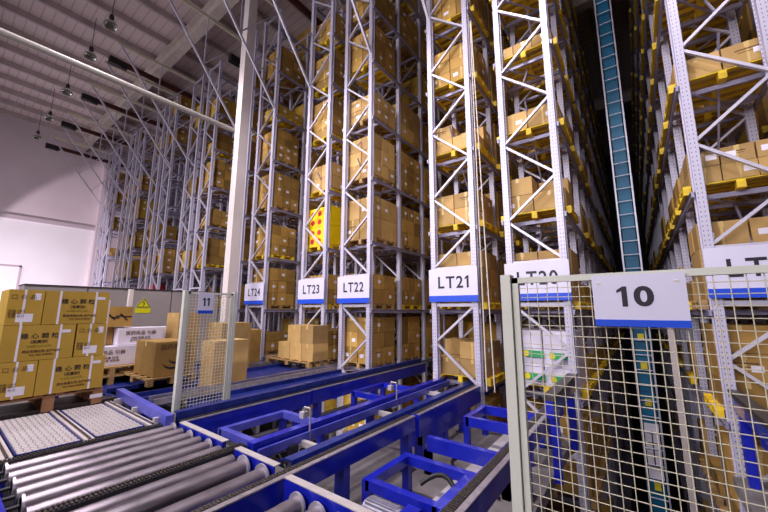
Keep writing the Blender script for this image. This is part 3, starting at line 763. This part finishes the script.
# short chain strips between roller groups
def chain_strip(x, w, y0, y1, lab):
    root = empty('chain_transfer', (x, y0, 0), lab, 'chain', 'short transfer chains among the rollers')
    L = y1-y0
    MB().box(-w/2, w/2, 0, L, CZ-.16, CZ-.02).build('chain_bed', 'dark', root)
    m_ = MB()
    for i in range(int(L/.03)):
        m_.box(-w/2+.01, -.01, i*.03+.004, i*.03+.02, CZ-.02, CZ-.005).box(.01, w/2-.01, i*.03+.012, i*.03+.028, CZ-.02, CZ-.005)
    m_.build('chain_links', 'chain', root)
    for yy in (.2, L-.3): MB().box(-.04, .04, yy, yy+.08, 0, CZ-.16).build('leg', 'blue', root)
chain_strip(-3.76, .11, .45, 2.38, 'dark transfer chain right of the left roller group')
chain_strip(-5.27, .1, .55, 2.25, 'dark transfer chain between the wheel plates and the rollers')
# wheel plates
def wheel_plate(x0, x1, y0, y1, lab):
    root = empty('wheel_plate', ((x0+x1)/2, (y0+y1)/2, 0), lab, 'plate', 'pale wheel plates')
    a = (x1-x0)/2; b = (y1-y0)/2
    MB().box(-a, a, -b, b, CZ-.06, CZ-.03).build('bed', 'plate', root)
    m_ = MB(); nx, ny = 26, 9
    for i in range(nx):
        for j in range(ny):
            X = -a+(i+.5)*2*a/nx; Y = -b+(j+.5)*2*b/ny
            o = (i % 2)*.3*b/ny
            m_.tube((X, Y-.022+o, CZ-.038), (X, Y+.022+o, CZ-.038), .02, 8)
    w_ = m_.build('wheels', 'platewheel', root); w_['kind'] = 'stuff'
    MB().box(a, a+.03, -b, b, CZ-.16, CZ-.02).box(-a, a, b, b+.015, CZ-.1, CZ-.02).box(-a, a, -b-.015, -b, CZ-.1, CZ-.02).build('blue_edge', 'bluedark', root)
    for s in (-1, 1): MB().box(s*(a-.08)-.04, s*(a-.08)+.04, -.04, .04, 0, CZ-.06).build('leg', 'blue', root)
wheel_plate(-7.22, -5.42, .78, 1.29, 'pale wheel-studded plate at the left photo edge')
wheel_plate(-7.22, -5.42, 1.44, 1.93, 'pale wheel-studded plate nearer the small 11 gate')
wheel_plate(-7.22, -5.42, .05, .62, 'pale wheel-studded plate mostly cut off by the photo edge')
for (yy, lab) in ((.7, 'brown channel strip left of the pale wheel plates'), (1.365, 'brown channel strip between the two pale wheel plates'), (2.02, 'brown channel strip right of the pale wheel plates')):
    root = empty('channel_strip', (-6.3, yy, 0), lab, 'channel', 'brown channel strips')
    MB().box(-.95, .95, -.045, .045, CZ-.1, CZ-.015).build('channel_body', 'purlin', root)
    MB().box(-.95, .95, -.012, .012, CZ-.015, CZ-.003).build('chain', 'chain', root)
    MB().box(.95, 1.02, -.05, .05, CZ-.14, CZ-.02).build('end_cap', 'motor', root)
    for s in (-1, 1): MB().box(s*.85-.03, s*.85+.03, -.03, .03, 0, CZ-.1).build('leg', 'blue', root)
r_ = MB(); r_.box(-7.4, -7.3, -.6, 2.2, CZ-.1, CZ+.02); r_.box(-7.4, -7.3, .0, .08, 0, CZ-.1).box(-7.4, -7.3, 1.9, 1.98, 0, CZ-.1)
tag(r_.build('edge_rail', 'chain', None, (-7.35, 0, CZ)), 'dark steel rail between the carton pallet and the wheel plates', 'rail')
gb = empty('guide_tube', (-6.2, 2.12, CZ), 'short blue guide beam right of the big carton stack', 'guide')
MB().bar((-1.05, .05, .1), (1.05, .02, .04), .1, .13).build('guide_beam', 'bluelight', gb)
for xx in (-.8, 0, .8): MB().box(xx-.03, xx+.03, -.08, .02, -.1, .05).build('bracket', 'strip', gb)
for xx in (-.8, .8): MB().box(xx-.03, xx+.03, -.05, .03, -CZ, -.1).build('leg', 'blue', gb)

# ------------------------------------------------------------------ fences
def fence(origin, axis, width, z0, z1, name, label, pitch=.056, post=.07, wire=.0026, extra_post=True, post0=None):
    root = empty('mesh_gate', origin, label, 'gate')
    def P(u, v, z): return (u, v, z) if axis == 'x' else (-v, u, z)
    def bx(mb, u0, u1, v0, v1, za, zb_):
        a = P(u0, v0, za); b = P(u1, v1, zb_); mb.box(a[0], b[0], a[1], b[1], za, zb_)
    m_ = MB(); bx(m_, 0, post, -.04, .04, 0, z1+.02); m_.build('post', 'fence', root)
    m_ = MB(); bx(m_, width-post, width, -.04, .04, 0, z1+.02); m_.build('post', 'fence', root)
    for nm in ('left_plate', 'right_plate'):
        u = -.03 if nm[0] == 'l' else width-post-.03
        m_ = MB(); bx(m_, u, u+post+.06, -.07, .07, 0, .012); m_.build('foot_plate', 'fence', root)
    m_ = MB(); e = .035
    bx(m_, post+.006, post+.006+e, -.02, .02, z0, z1); bx(m_, width-post-.006-e, width-post-.006, -.02, .02, z0, z1)
    bx(m_, post+.006, width-post-.006, -.02, .02, z1-e, z1); bx(m_, post+.006, width-post-.006, -.02, .02, z0, z0+e)
    m_.build('gate_frame', 'fence', root)
    m_ = MB(); u = post+e+pitch
    while u < width-post-e: m_.tube(P(u, 0, z0+.01), P(u, 0, z1-.01), wire, 6); u += pitch
    z = z1-e-pitch*.6
    while z > z0+e: m_.tube(P(post+e, .005, z), P(width-post-e, .005, z), wire, 6); z -= pitch
    w_ = m_.build('wire_mesh', 'mesh', root)
    return root
fence((-.69, 2.22, 0), 'x', 2.6, .12, H+.205, 'g10', 'large cream mesh gate with the number 10 sign', post=.06)
s10 = empty('number_sign', (.0, 2.185, H-.08), 'white sign with blue band reading 10, hung on the large gate', 'sign')
MB().box(-.19, .2, -.004, .004, 0, .27).build('sign_board', 'sign', s10)
MB().box(-.19, .2, -.006, -.0041, 0, .035).build('blue_band', 'signblue', s10)
glyphs('lettering', '10', .105, .022, 'signink', s10, (-.005, -.0055, .155), bold=.035, extr=.0005, fit=.155)
MB().box(-.17, -.15, -.007, -.004, .225, .232).box(.155, .175, -.007, -.004, .225, .232).build('cable_ties', 'mesh', s10)
fence((-5.62, 2.36, 0), 'y', .86, CZ-.2, H+.28, 'g11', 'narrow cream mesh gate with the number 11 sign', pitch=.05, post=.055, wire=.0045)
s11 = empty('number_sign', (-5.56, 2.68, H+.04), 'small white sign reading 11 on the narrow gate', 'sign')
MB().box(0, .008, -.12, .12, -.1, .23).build('sign_board', 'sign', s11)
MB().box(.008, .011, -.12, .12, -.1, -.05).build('blue_band', 'signblue', s11)
glyphs('lettering', '11', .13, .02, 'signink', s11, (.0095, .0, .085), face='+x', bold=.02, extr=.001)

# ------------------------------------------------------------------ left stack of golden cartons
pal = empty('pallet', (-7.75, 1.27, CZ-.01), 'reddish wooden pallet under the big golden carton stack', 'pallet')
pz = .0
for i in range(6): MB().box(-.55, .52, -.62+i*.235, -.62+i*.235+.1, .23, .255).build('deck_board', 'woodR', pal)
for i in range(3): MB().box(-.55+i*.485, -.45+i*.485, -.63, .66, .205, .23).build('stringer_board', 'woodR', pal)
for i in range(3):
    for j in range(3): MB().box(-.55+i*.485, -.45+i*.485, -.63+j*.58, -.5+j*.58, .02, .205).build('block', 'woodR', pal)
for j in range(3): MB().box(-.55, .52, -.63+j*.58, -.5+j*.58, 0, .02).build('bottom_board', 'woodR', pal)
MB().box(.52, .524, .5, .66, .09, .15).build('tag', 'label', pal)
XF = -7.2; ZB = H-1.255; LH = .515
bigrows = [[(.72, 1.10, 'n'), (1.11, 1.90, 'w')], [(.69, 1.47, 'w'), (1.49, 1.86, 'n')], [(.69, 1.06, 'n'), (1.07, 1.85, 'w')]]
lname = ['bottom', 'middle', 'top']
for l, row in enumerate(bigrows):
    for bi, (ya, yb, kd) in enumerate(row):
        z0 = ZB+l*LH; z1 = z0+LH-.006; wd = yb-ya; dp = .5
        root = empty('carton', (XF, ya, z0), 'golden strapped carton, %s %s one of the front face of the big left stack' % (lname[l], ('left' if bi == 0 else 'right')), 'carton', 'golden cartons on the left pallet')
        MB().box(-dp, 0, 0, wd, 0, z1-z0).build('box_body', 'carton2', root)
        ts = (.45,) if kd == 'n' else (.22, .78)
        for t in ts:
            MB().box(-dp, .003, wd*t-.013, wd*t+.013, -.001, z1-z0+.003).build('strap', 'label', root)
        if kd == 'w':
            text('lettering', '稳 心 颗 粒', .085, 'ink', root, (.0025, wd*.5, .345), face='+x', extr=.001, bold=.0008)
            text('lettering', '（无蔗糖）', .05, 'ink', root, (.0025, wd*.5, .262), face='+x', extr=.001, bold=.001)
            text('lettering', '净含量 规格 批号', .035, 'inkgreen', root, (.0025, wd*.5, .2), face='+x', extr=.001)
            text('lettering', '药业有限公司 生产日期', .04, 'inkbrown', root, (.0025, wd*.55, .125), face='+x', extr=.001, bold=.001)
            text('lettering', '地址 电话 有效期至', .03, 'inkbrown', root, (.0025, wd*.55, .075), face='+x', extr=.001)
            MB().box(0, .0025, wd*.8, wd*.93, .385, .43).build('shipping_label', 'label', root)
        else:
            MB().box(0, .0025, wd*.28, wd*.75, .04, .16).build('barcode_label', 'label', root)
            MB().box(0, .0025, wd*.72, wd*.9, .36, .46).build('shipping_label', 'label', root)
            text('lettering', '口 合 品', .075, 'inkbrown', root, (.002, wd*.42, .4), face='+x', extr=.001)
            text('lettering', '规格 10袋\n数量 批号\n日期 有效', .04, 'inkbrown', root, (.002, wd*.28, .16), face='+x', extr=.001)
        # the carton behind it
    for q, (ya, yb) in enumerate(((.70, 1.27), (1.28, 1.86))):
        z0 = ZB+l*LH
        tag(MB().box(XF-.96, XF-.51, ya, yb, z0, z0+LH-.006).build('carton', 'carton2', None, (XF-.7, (ya+yb)/2, z0)), 'golden carton, %s layer, hidden back side of the left stack, %s one' % (lname[l], ['near', 'far'][q]), 'carton', 'golden cartons on the left pallet')

bed = empty('shade_bed', (-7.8, -.6, 0), 'added dark conveyor bed giving the shade under the pallet of golden cartons', 'conveyor')  # dark bed added so the space under the pallet reads as shade
MB().box(-.42, .42, 0, 2.7, CZ-.12, CZ-.015).build('bed', 'dark', bed)
MB().box(.36, .42, 0, 2.7, CZ-.3, CZ-.12).build('side_beam', 'bluedark', bed)
for yy in (.2, 1.4, 2.5):
    for xx in (-.38, .32): MB().box(xx, xx+.07, yy, yy+.07, 0, CZ-.12).build('leg', 'bluedark', bed)
# ------------------------------------------------------------------ second pallet with swoosh carton, white cartons
deck_panel(-9.7, -7.6, 2.35, 3.6, 'blue transfer table under the pallet with the brown swoosh carton')
palC = empty('pallet', (-8.75, 3.12, CZ-.02), 'yellowish wooden pallet under the carton with the black swoosh', 'pallet')
m_ = MB()
for i in range(6): MB().box(-.95+i*.33, -.82+i*.33, -.3, .62, .125, .15).build('deck_board', 'wood', palC)
for j in range(3): MB().box(-.95, .83, -.3+j*.41, -.2+j*.41, .1, .125).build('stringer_board', 'wood', palC)
for i in range(3):
    for j in range(3): MB().box(-.95+i*.82, -.81+i*.82, -.3+j*.41, -.2+j*.41, .0, .1).build('block', 'wood', palC)
def nice_carton(x0, x1, y0, y1, z0, z1, mat, label, name='carton', group=None, seam=True):
    root = empty(name, ((x0+x1)/2, (y0+y1)/2, z0), label, 'carton', group)
    a = (x1-x0)/2; b = (y1-y0)/2; h = z1-z0
    MB().box(-a, a, -b, b, 0, h).build('box_body', mat, root)
    if seam: MB().box(-.03, .03, -b-.002, b+.002, h-.1, h+.002).build('tape', 'tape', root)
    return root, a, b, h
zc = H-1.36
r1, a, b, h = nice_carton(-9.05, -7.98, 2.92, 3.62, zc, H-.67, 'carton', 'brown carton with a black curved swoosh beside the 11 gate')
text('lettering', '国药集团', .12, 'inkbrown', r1, (a+.003, -.02, h*.84), face='+x', extr=.001, bold=.003)
m_ = MB(); pts = []
for (c0, r0, sgn) in (((.0, .33), .18, 1), ((.06, .38), .13, 1)):
    n = 14
    for i in range(n):
        t0 = math.radians(200+i*10); t1 = math.radians(200+(i+1)*10)
        w0 = .045*math.sin(math.pi*(i)/n); w1 = .045*math.sin(math.pi*(i+1)/n)
        v = [(a+.003, c0[0]+(r0+s*w)*math.cos(t)*1.2, c0[1]+(r0+s*w)*math.sin(t)) for t, w in ((t0, w0), (t1, w1)) for s in (-.5, .5)]
        m_.add(v, [(0,1,3,2)])
m_.build('swoosh_print', 'ink', r1)
text('lettering', '国药', .09, 'inkbrown', r1, (a+.003, .2, .08), face='+x', extr=.001, bold=.002)
# white cartons & others on a pallet further left
palE = empty('pallet', (-9.9, 2.45, 0), 'wooden pallet under the white printed cartons', 'pallet')
for i in range(6): MB().box(-.5+i*.2, -.38+i*.2, -.45, .75, .8, .83).build('deck_board', 'wood', palE)
for j in range(3): MB().box(-.5, .62, -.45+j*.55, -.35+j*.55, .775, .8).build('stringer_board', 'wood', palE)
for i in range(3):
    for j in range(3): MB().box(-.5+i*.5, -.38+i*.5, -.45+j*.55, -.35+j*.55, .645, .775).build('block', 'wood', palE)
palE.location.z = -.045
pe2 = dup(palE, (-9.9, 2.45, .14)); palE['label'] = 'lower one of two stacked wooden pallets left of the swoosh carton'
deck_panel(-10.6, -9.75, 1.6, 3.6, 'blue table under the white cartons left of the swoosh carton')
def white_carton(x0, x1, y0, y1, z0, z1, lab):
    r, a, b, h = nice_carton(x0, x1, y0, y1, z0, z1, 'cartonw', lab, group='white printed cartons', seam=False)
    text('lettering', '医药用品 包装', .1*min(1, h/.38), 'inkbrown', r, (a+.003, 0, h*.68), face='+x', extr=.001, bold=.001)
    text('lettering', '规格 数量 批号\n生产日期 有效期', .06*min(1, h/.38), 'inkbrown', r, (a+.003, 0, h*.32), face='+x', extr=.001)
white_carton(-10.1, -9.5, 2.0, 3.1, .972, H-.82, 'white printed carton, lower one left of the swoosh carton')
white_carton(-10.3, -9.6, 2.72, 3.62, H-.81, H-.43, 'white printed carton, upper one behind the swoosh carton')
white_carton(-10.6, -10.0, 3.65, 4.25, CZ-.1, H-.45, 'small white printed carton close to the cream carton')
r2, a, b, h = nice_carton(-10.6, -9.9, 2.2, 2.7, H-.81, H-.40, 'carton', 'brown carton beside the upper white carton, under the taped one')
r3, a, b, h = nice_carton(-10.5, -9.7, 2.35, 2.98, H-.39, H+.07, 'carton', 'brown carton with crumpled black tape on top of the left pile')
m_ = MB()
for i in range(6):
    m_.bar((a+.004, -.25+i*.08, .25+.05*math.sin(i*2)), (a+.004, -.1+i*.08, .2+.06*math.cos(i*2.3)), .004, .03, up=(0,0,1))
m_.build('black_tape', 'ink', r3)
nice_carton(-10.0, -9.3, 3.85, 4.35, CZ-.1, H-.08, 'carton3', 'cream carton standing left of the 11 gate')
pst = MB().box(-8.75, -8.69, 2.2, 2.26, 0, H+.19)
tag(pst.build('steel_post', 'column', None, (-8.72, 2.23, 0)), 'white steel post right behind the golden carton stack', 'post')
pst = MB().box(-10.78, -10.66, 3.15, 3.24, 0, H+.53)
tag(pst.build('steel_post', 'column', None, (-10.72, 3.2, 0)), 'white steel post in front of the grey cabinets', 'post')
# cabinets
for i, (ya, yb) in enumerate(((1.4, 2.62), (2.64, 4.75), (4.77, 6.3))):
    xc = -12.2
    root = empty('control_cabinet', (xc, ya, 0), ['grey control cabinet behind the golden stack', 'grey control cabinet with the yellow warning triangle', 'grey control cabinet left of the white column'][i], 'cabinet', 'grey control cabinets')
    MB().box(-.8, 0, 0, yb-ya, .08, H+.6).build('cabinet_body', 'cabinet', root)
    nd = 2 if yb-ya > 1.3 else 1
    for q in range(nd):
        w = (yb-ya)/nd
        d_ = MB().box(.0, .02, q*w+.015, (q+1)*w-.015, .12, H+.56).build('door', 'cabinet', root)
        MB().box(.02, .05, (q+1)*w-.09, (q+1)*w-.06, 1.2, 1.4).build('handle', 'dark', d_)
    MB().box(-.78, -.02, .02, yb-ya-.02, 0, .08).build('plinth', 'dark', root)
    MB().box(-.82, .03, -.005, yb-ya+.005, H+.6, H+.63).build('cabinet_top', 'dark', root)
    if i == 1:
        w = MB(); yy, zz = 1.35, H+.16; s_ = .2
        w.add([(.022, yy-s_, zz-.1), (.022, yy+s_, zz-.1), (.022, yy, zz+.22), (.03, yy-s_, zz-.1), (.03, yy+s_, zz-.1), (.03, yy, zz+.22)], [(0,2,1),(3,4,5),(0,1,4,3),(1,2,5,4),(2,0,3,5)])
        w.box(.022, .03, yy-.2, yy+.2, zz-.26, zz-.12); w.build('warning_sign', 'warn', root)
        k_ = MB(); k_.bar((.032, yy+.02, zz+.13), (.032, yy-.03, zz+.04), .003, .018, up=(0,0,1)).bar((.032, yy-.03, zz+.04), (.032, yy+.03, zz+.04), .003, .018).bar((.032, yy+.03, zz+.04), (.032, yy-.01, zz-.06), .003, .018)
        for A, B in (((-s_*.86, -.08), (s_*.86, -.08)), ((s_*.86, -.08), (0, .19)), ((0, .19), (-s_*.86, -.08))):
            k_.bar((.032, yy+A[0], zz+A[1]), (.032, yy+B[0], zz+B[1]), .003, .016)
        k_.build('lightning_mark', 'ink', root)
# ------------------------------------------------------------------ pallet with cartons standing out at the LT23 conveyor
def big_pallet(x0, x1, y0, y1, z, lab, mat='woodY'):
    root = empty('pallet', (x0, y0, z), lab, 'pallet')
    w = x1-x0; d = y1-y0
    for i in range(6): MB().box(i*(w-.12)/5, i*(w-.12)/5+.12, 0, d, .125, .15).build('deck_board', mat, root)
    for j in range(3): MB().box(0, w, j*(d-.1)/2, j*(d-.1)/2+.1, .1, .125).build('stringer_board', mat, root)
    for i in range(3):
        for j in range(3): MB().box(i*(w-.14)/2, i*(w-.14)/2+.14, j*(d-.1)/2, j*(d-.1)/2+.1, .0, .1).build('block', mat, root)
big_pallet(-8.95, -7.05, 6.2, 6.85, CZ, 'wooden pallet under the carton stack below the LT23 sign', 'wood')
zz = CZ+.152
for i, (xa, xb, za, zb_, lab) in enumerate([(-8.45, -7.95, 0, .45, 'left carton, bottom layer of the stack below the LT23 sign'), (-7.93, -7.45, 0, .45, 'middle carton, bottom layer of the stack below the LT23 sign'), (-7.43, -6.98, 0, .45, 'right carton, bottom layer of the stack below the LT23 sign'),
                                (-8.05, -7.5, .45, .93, 'left carton, top layer of the stack below the LT23 sign'), (-7.48, -7.0, .45, .93, 'right carton, top layer of the stack below the LT23 sign')]):
    nice_carton(xa, xb, 6.25, 6.8, zz+za, zz+zb_, 'carton3', lab, group='cartons below the LT23 sign')
# cartons between 11 gate and column
for i, (xa, ya, za, w, d, h_, lab) in enumerate([(-9.35, 4.6, CZ-.09, .8, .8, 1.25, 'tall pale carton stack seen through the 11 gate'), (-7.5, 3.62, CZ-.09, .52, .75, .95, 'pale carton seen through the lower mesh of the 11 gate'), (-10.2, 5.6, CZ-.09, .8, .7, 1.0, 'brown carton between the 11 gate and the white column')]):
    nice_carton(xa, xa+w, ya, ya+d, za, za+h_, 'carton3' if i < 2 else 'carton', lab)
# green labels on the white cartons at deck level of LT20
x0 = ROWL[20]*7+.1
root = empty('green_label_strip', (x0, Y0+.08, LV[2]+.147), 'green and yellow printed labels on the white cartons behind the 10 gate', 'label')
for (xx, zz) in ((.1, .52), (.56, .50), (.1, .1), (.56, .08)):
    MB().box(xx, xx+.36, .0, .006, zz, zz+.12).build('green_print', 'green', root)
    MB().lathe((0,0,0), [(.001,0)], 3) if False else None
    m_ = MB(); m_.tube((xx+.04, -.006, zz+.06), (xx+.04, .0, zz+.06), .055, 16); m_.build('yellow_print', 'yellow', root)

# ------------------------------------------------------------------ light
W = bpy.data.worlds.new('world'); S.world = W; W.use_nodes = True
bg = W.node_tree.nodes['Background']; bg.inputs[0].default_value = (.80, .74, 1.0, 1); bg.inputs[1].default_value = .13
def aim(o, loc, target):
    COL.objects.link(o); o.location = loc
    o.rotation_euler = (Vector(target)-Vector(loc)).to_track_quat('-Z', 'Y').to_euler(); return o
def area(loc, target, sx, sy, power, col, spread=180):
    l = bpy.data.lights.new('fill_area', 'AREA'); l.shape = 'RECTANGLE'; l.size = sx; l.size_y = sy; l.energy = power; l.color = col; l.spread = math.radians(spread)
    return aim(bpy.data.objects.new('fill_area', l), loc, target)
def spot(loc, target, power, col, ang, blend=.3, rad=.3):
    l = bpy.data.lights.new('spot_light', 'SPOT'); l.energy = power; l.color = col; l.spot_size = math.radians(ang); l.spot_blend = blend; l.shadow_soft_size = rad
    return aim(bpy.data.objects.new('spot_light', l), loc, target)
# unseen area lights added behind the camera to fill the rack fronts
area((-7, -6.8, 8.5), (-5.0, 7, 4.5), 15, 6, 950, (1.0, .94, 1.0), 110)
area((-22, -6.8, 7), (-25, 7, 5.5), 16, 6, 700, (1.0, .92, .98), 120)
# high-bay lamps over the deck
for lx, ly in ((-2.2, 2.0), (-7.0, 1.6), (-11.8, 2.2), (2.4, 1.5)):
    spot((lx, ly, 13.0), (lx, ly+1.0, 0), 1900 if lx < 0 else 1000, (1, .93, 1), 120, .6)
# unseen spot added to shape the slanted patch of light on the left wall
spot((-26.5, 1.5, 1.8), (-34, 7.0, 4.4), 2600, (1.0, .88, .98), 76, .12, .15)
# unseen point light added under the deck to brighten the LT22 rack foot
l = bpy.data.lights.new('pit_fill', 'POINT'); l.energy = 160; l.shadow_soft_size = .2; l.color = (1, .93, .9)
o = bpy.data.objects.new('pit_fill', l); COL.objects.link(o); o.location = (-5.2, 5.4, -1.3)
S.view_settings.view_transform = 'Standard'; S.view_settings.look = 'None'; S.view_settings.gamma = 1; S.view_settings.exposure = .0
S.view_settings.use_curve_mapping = False
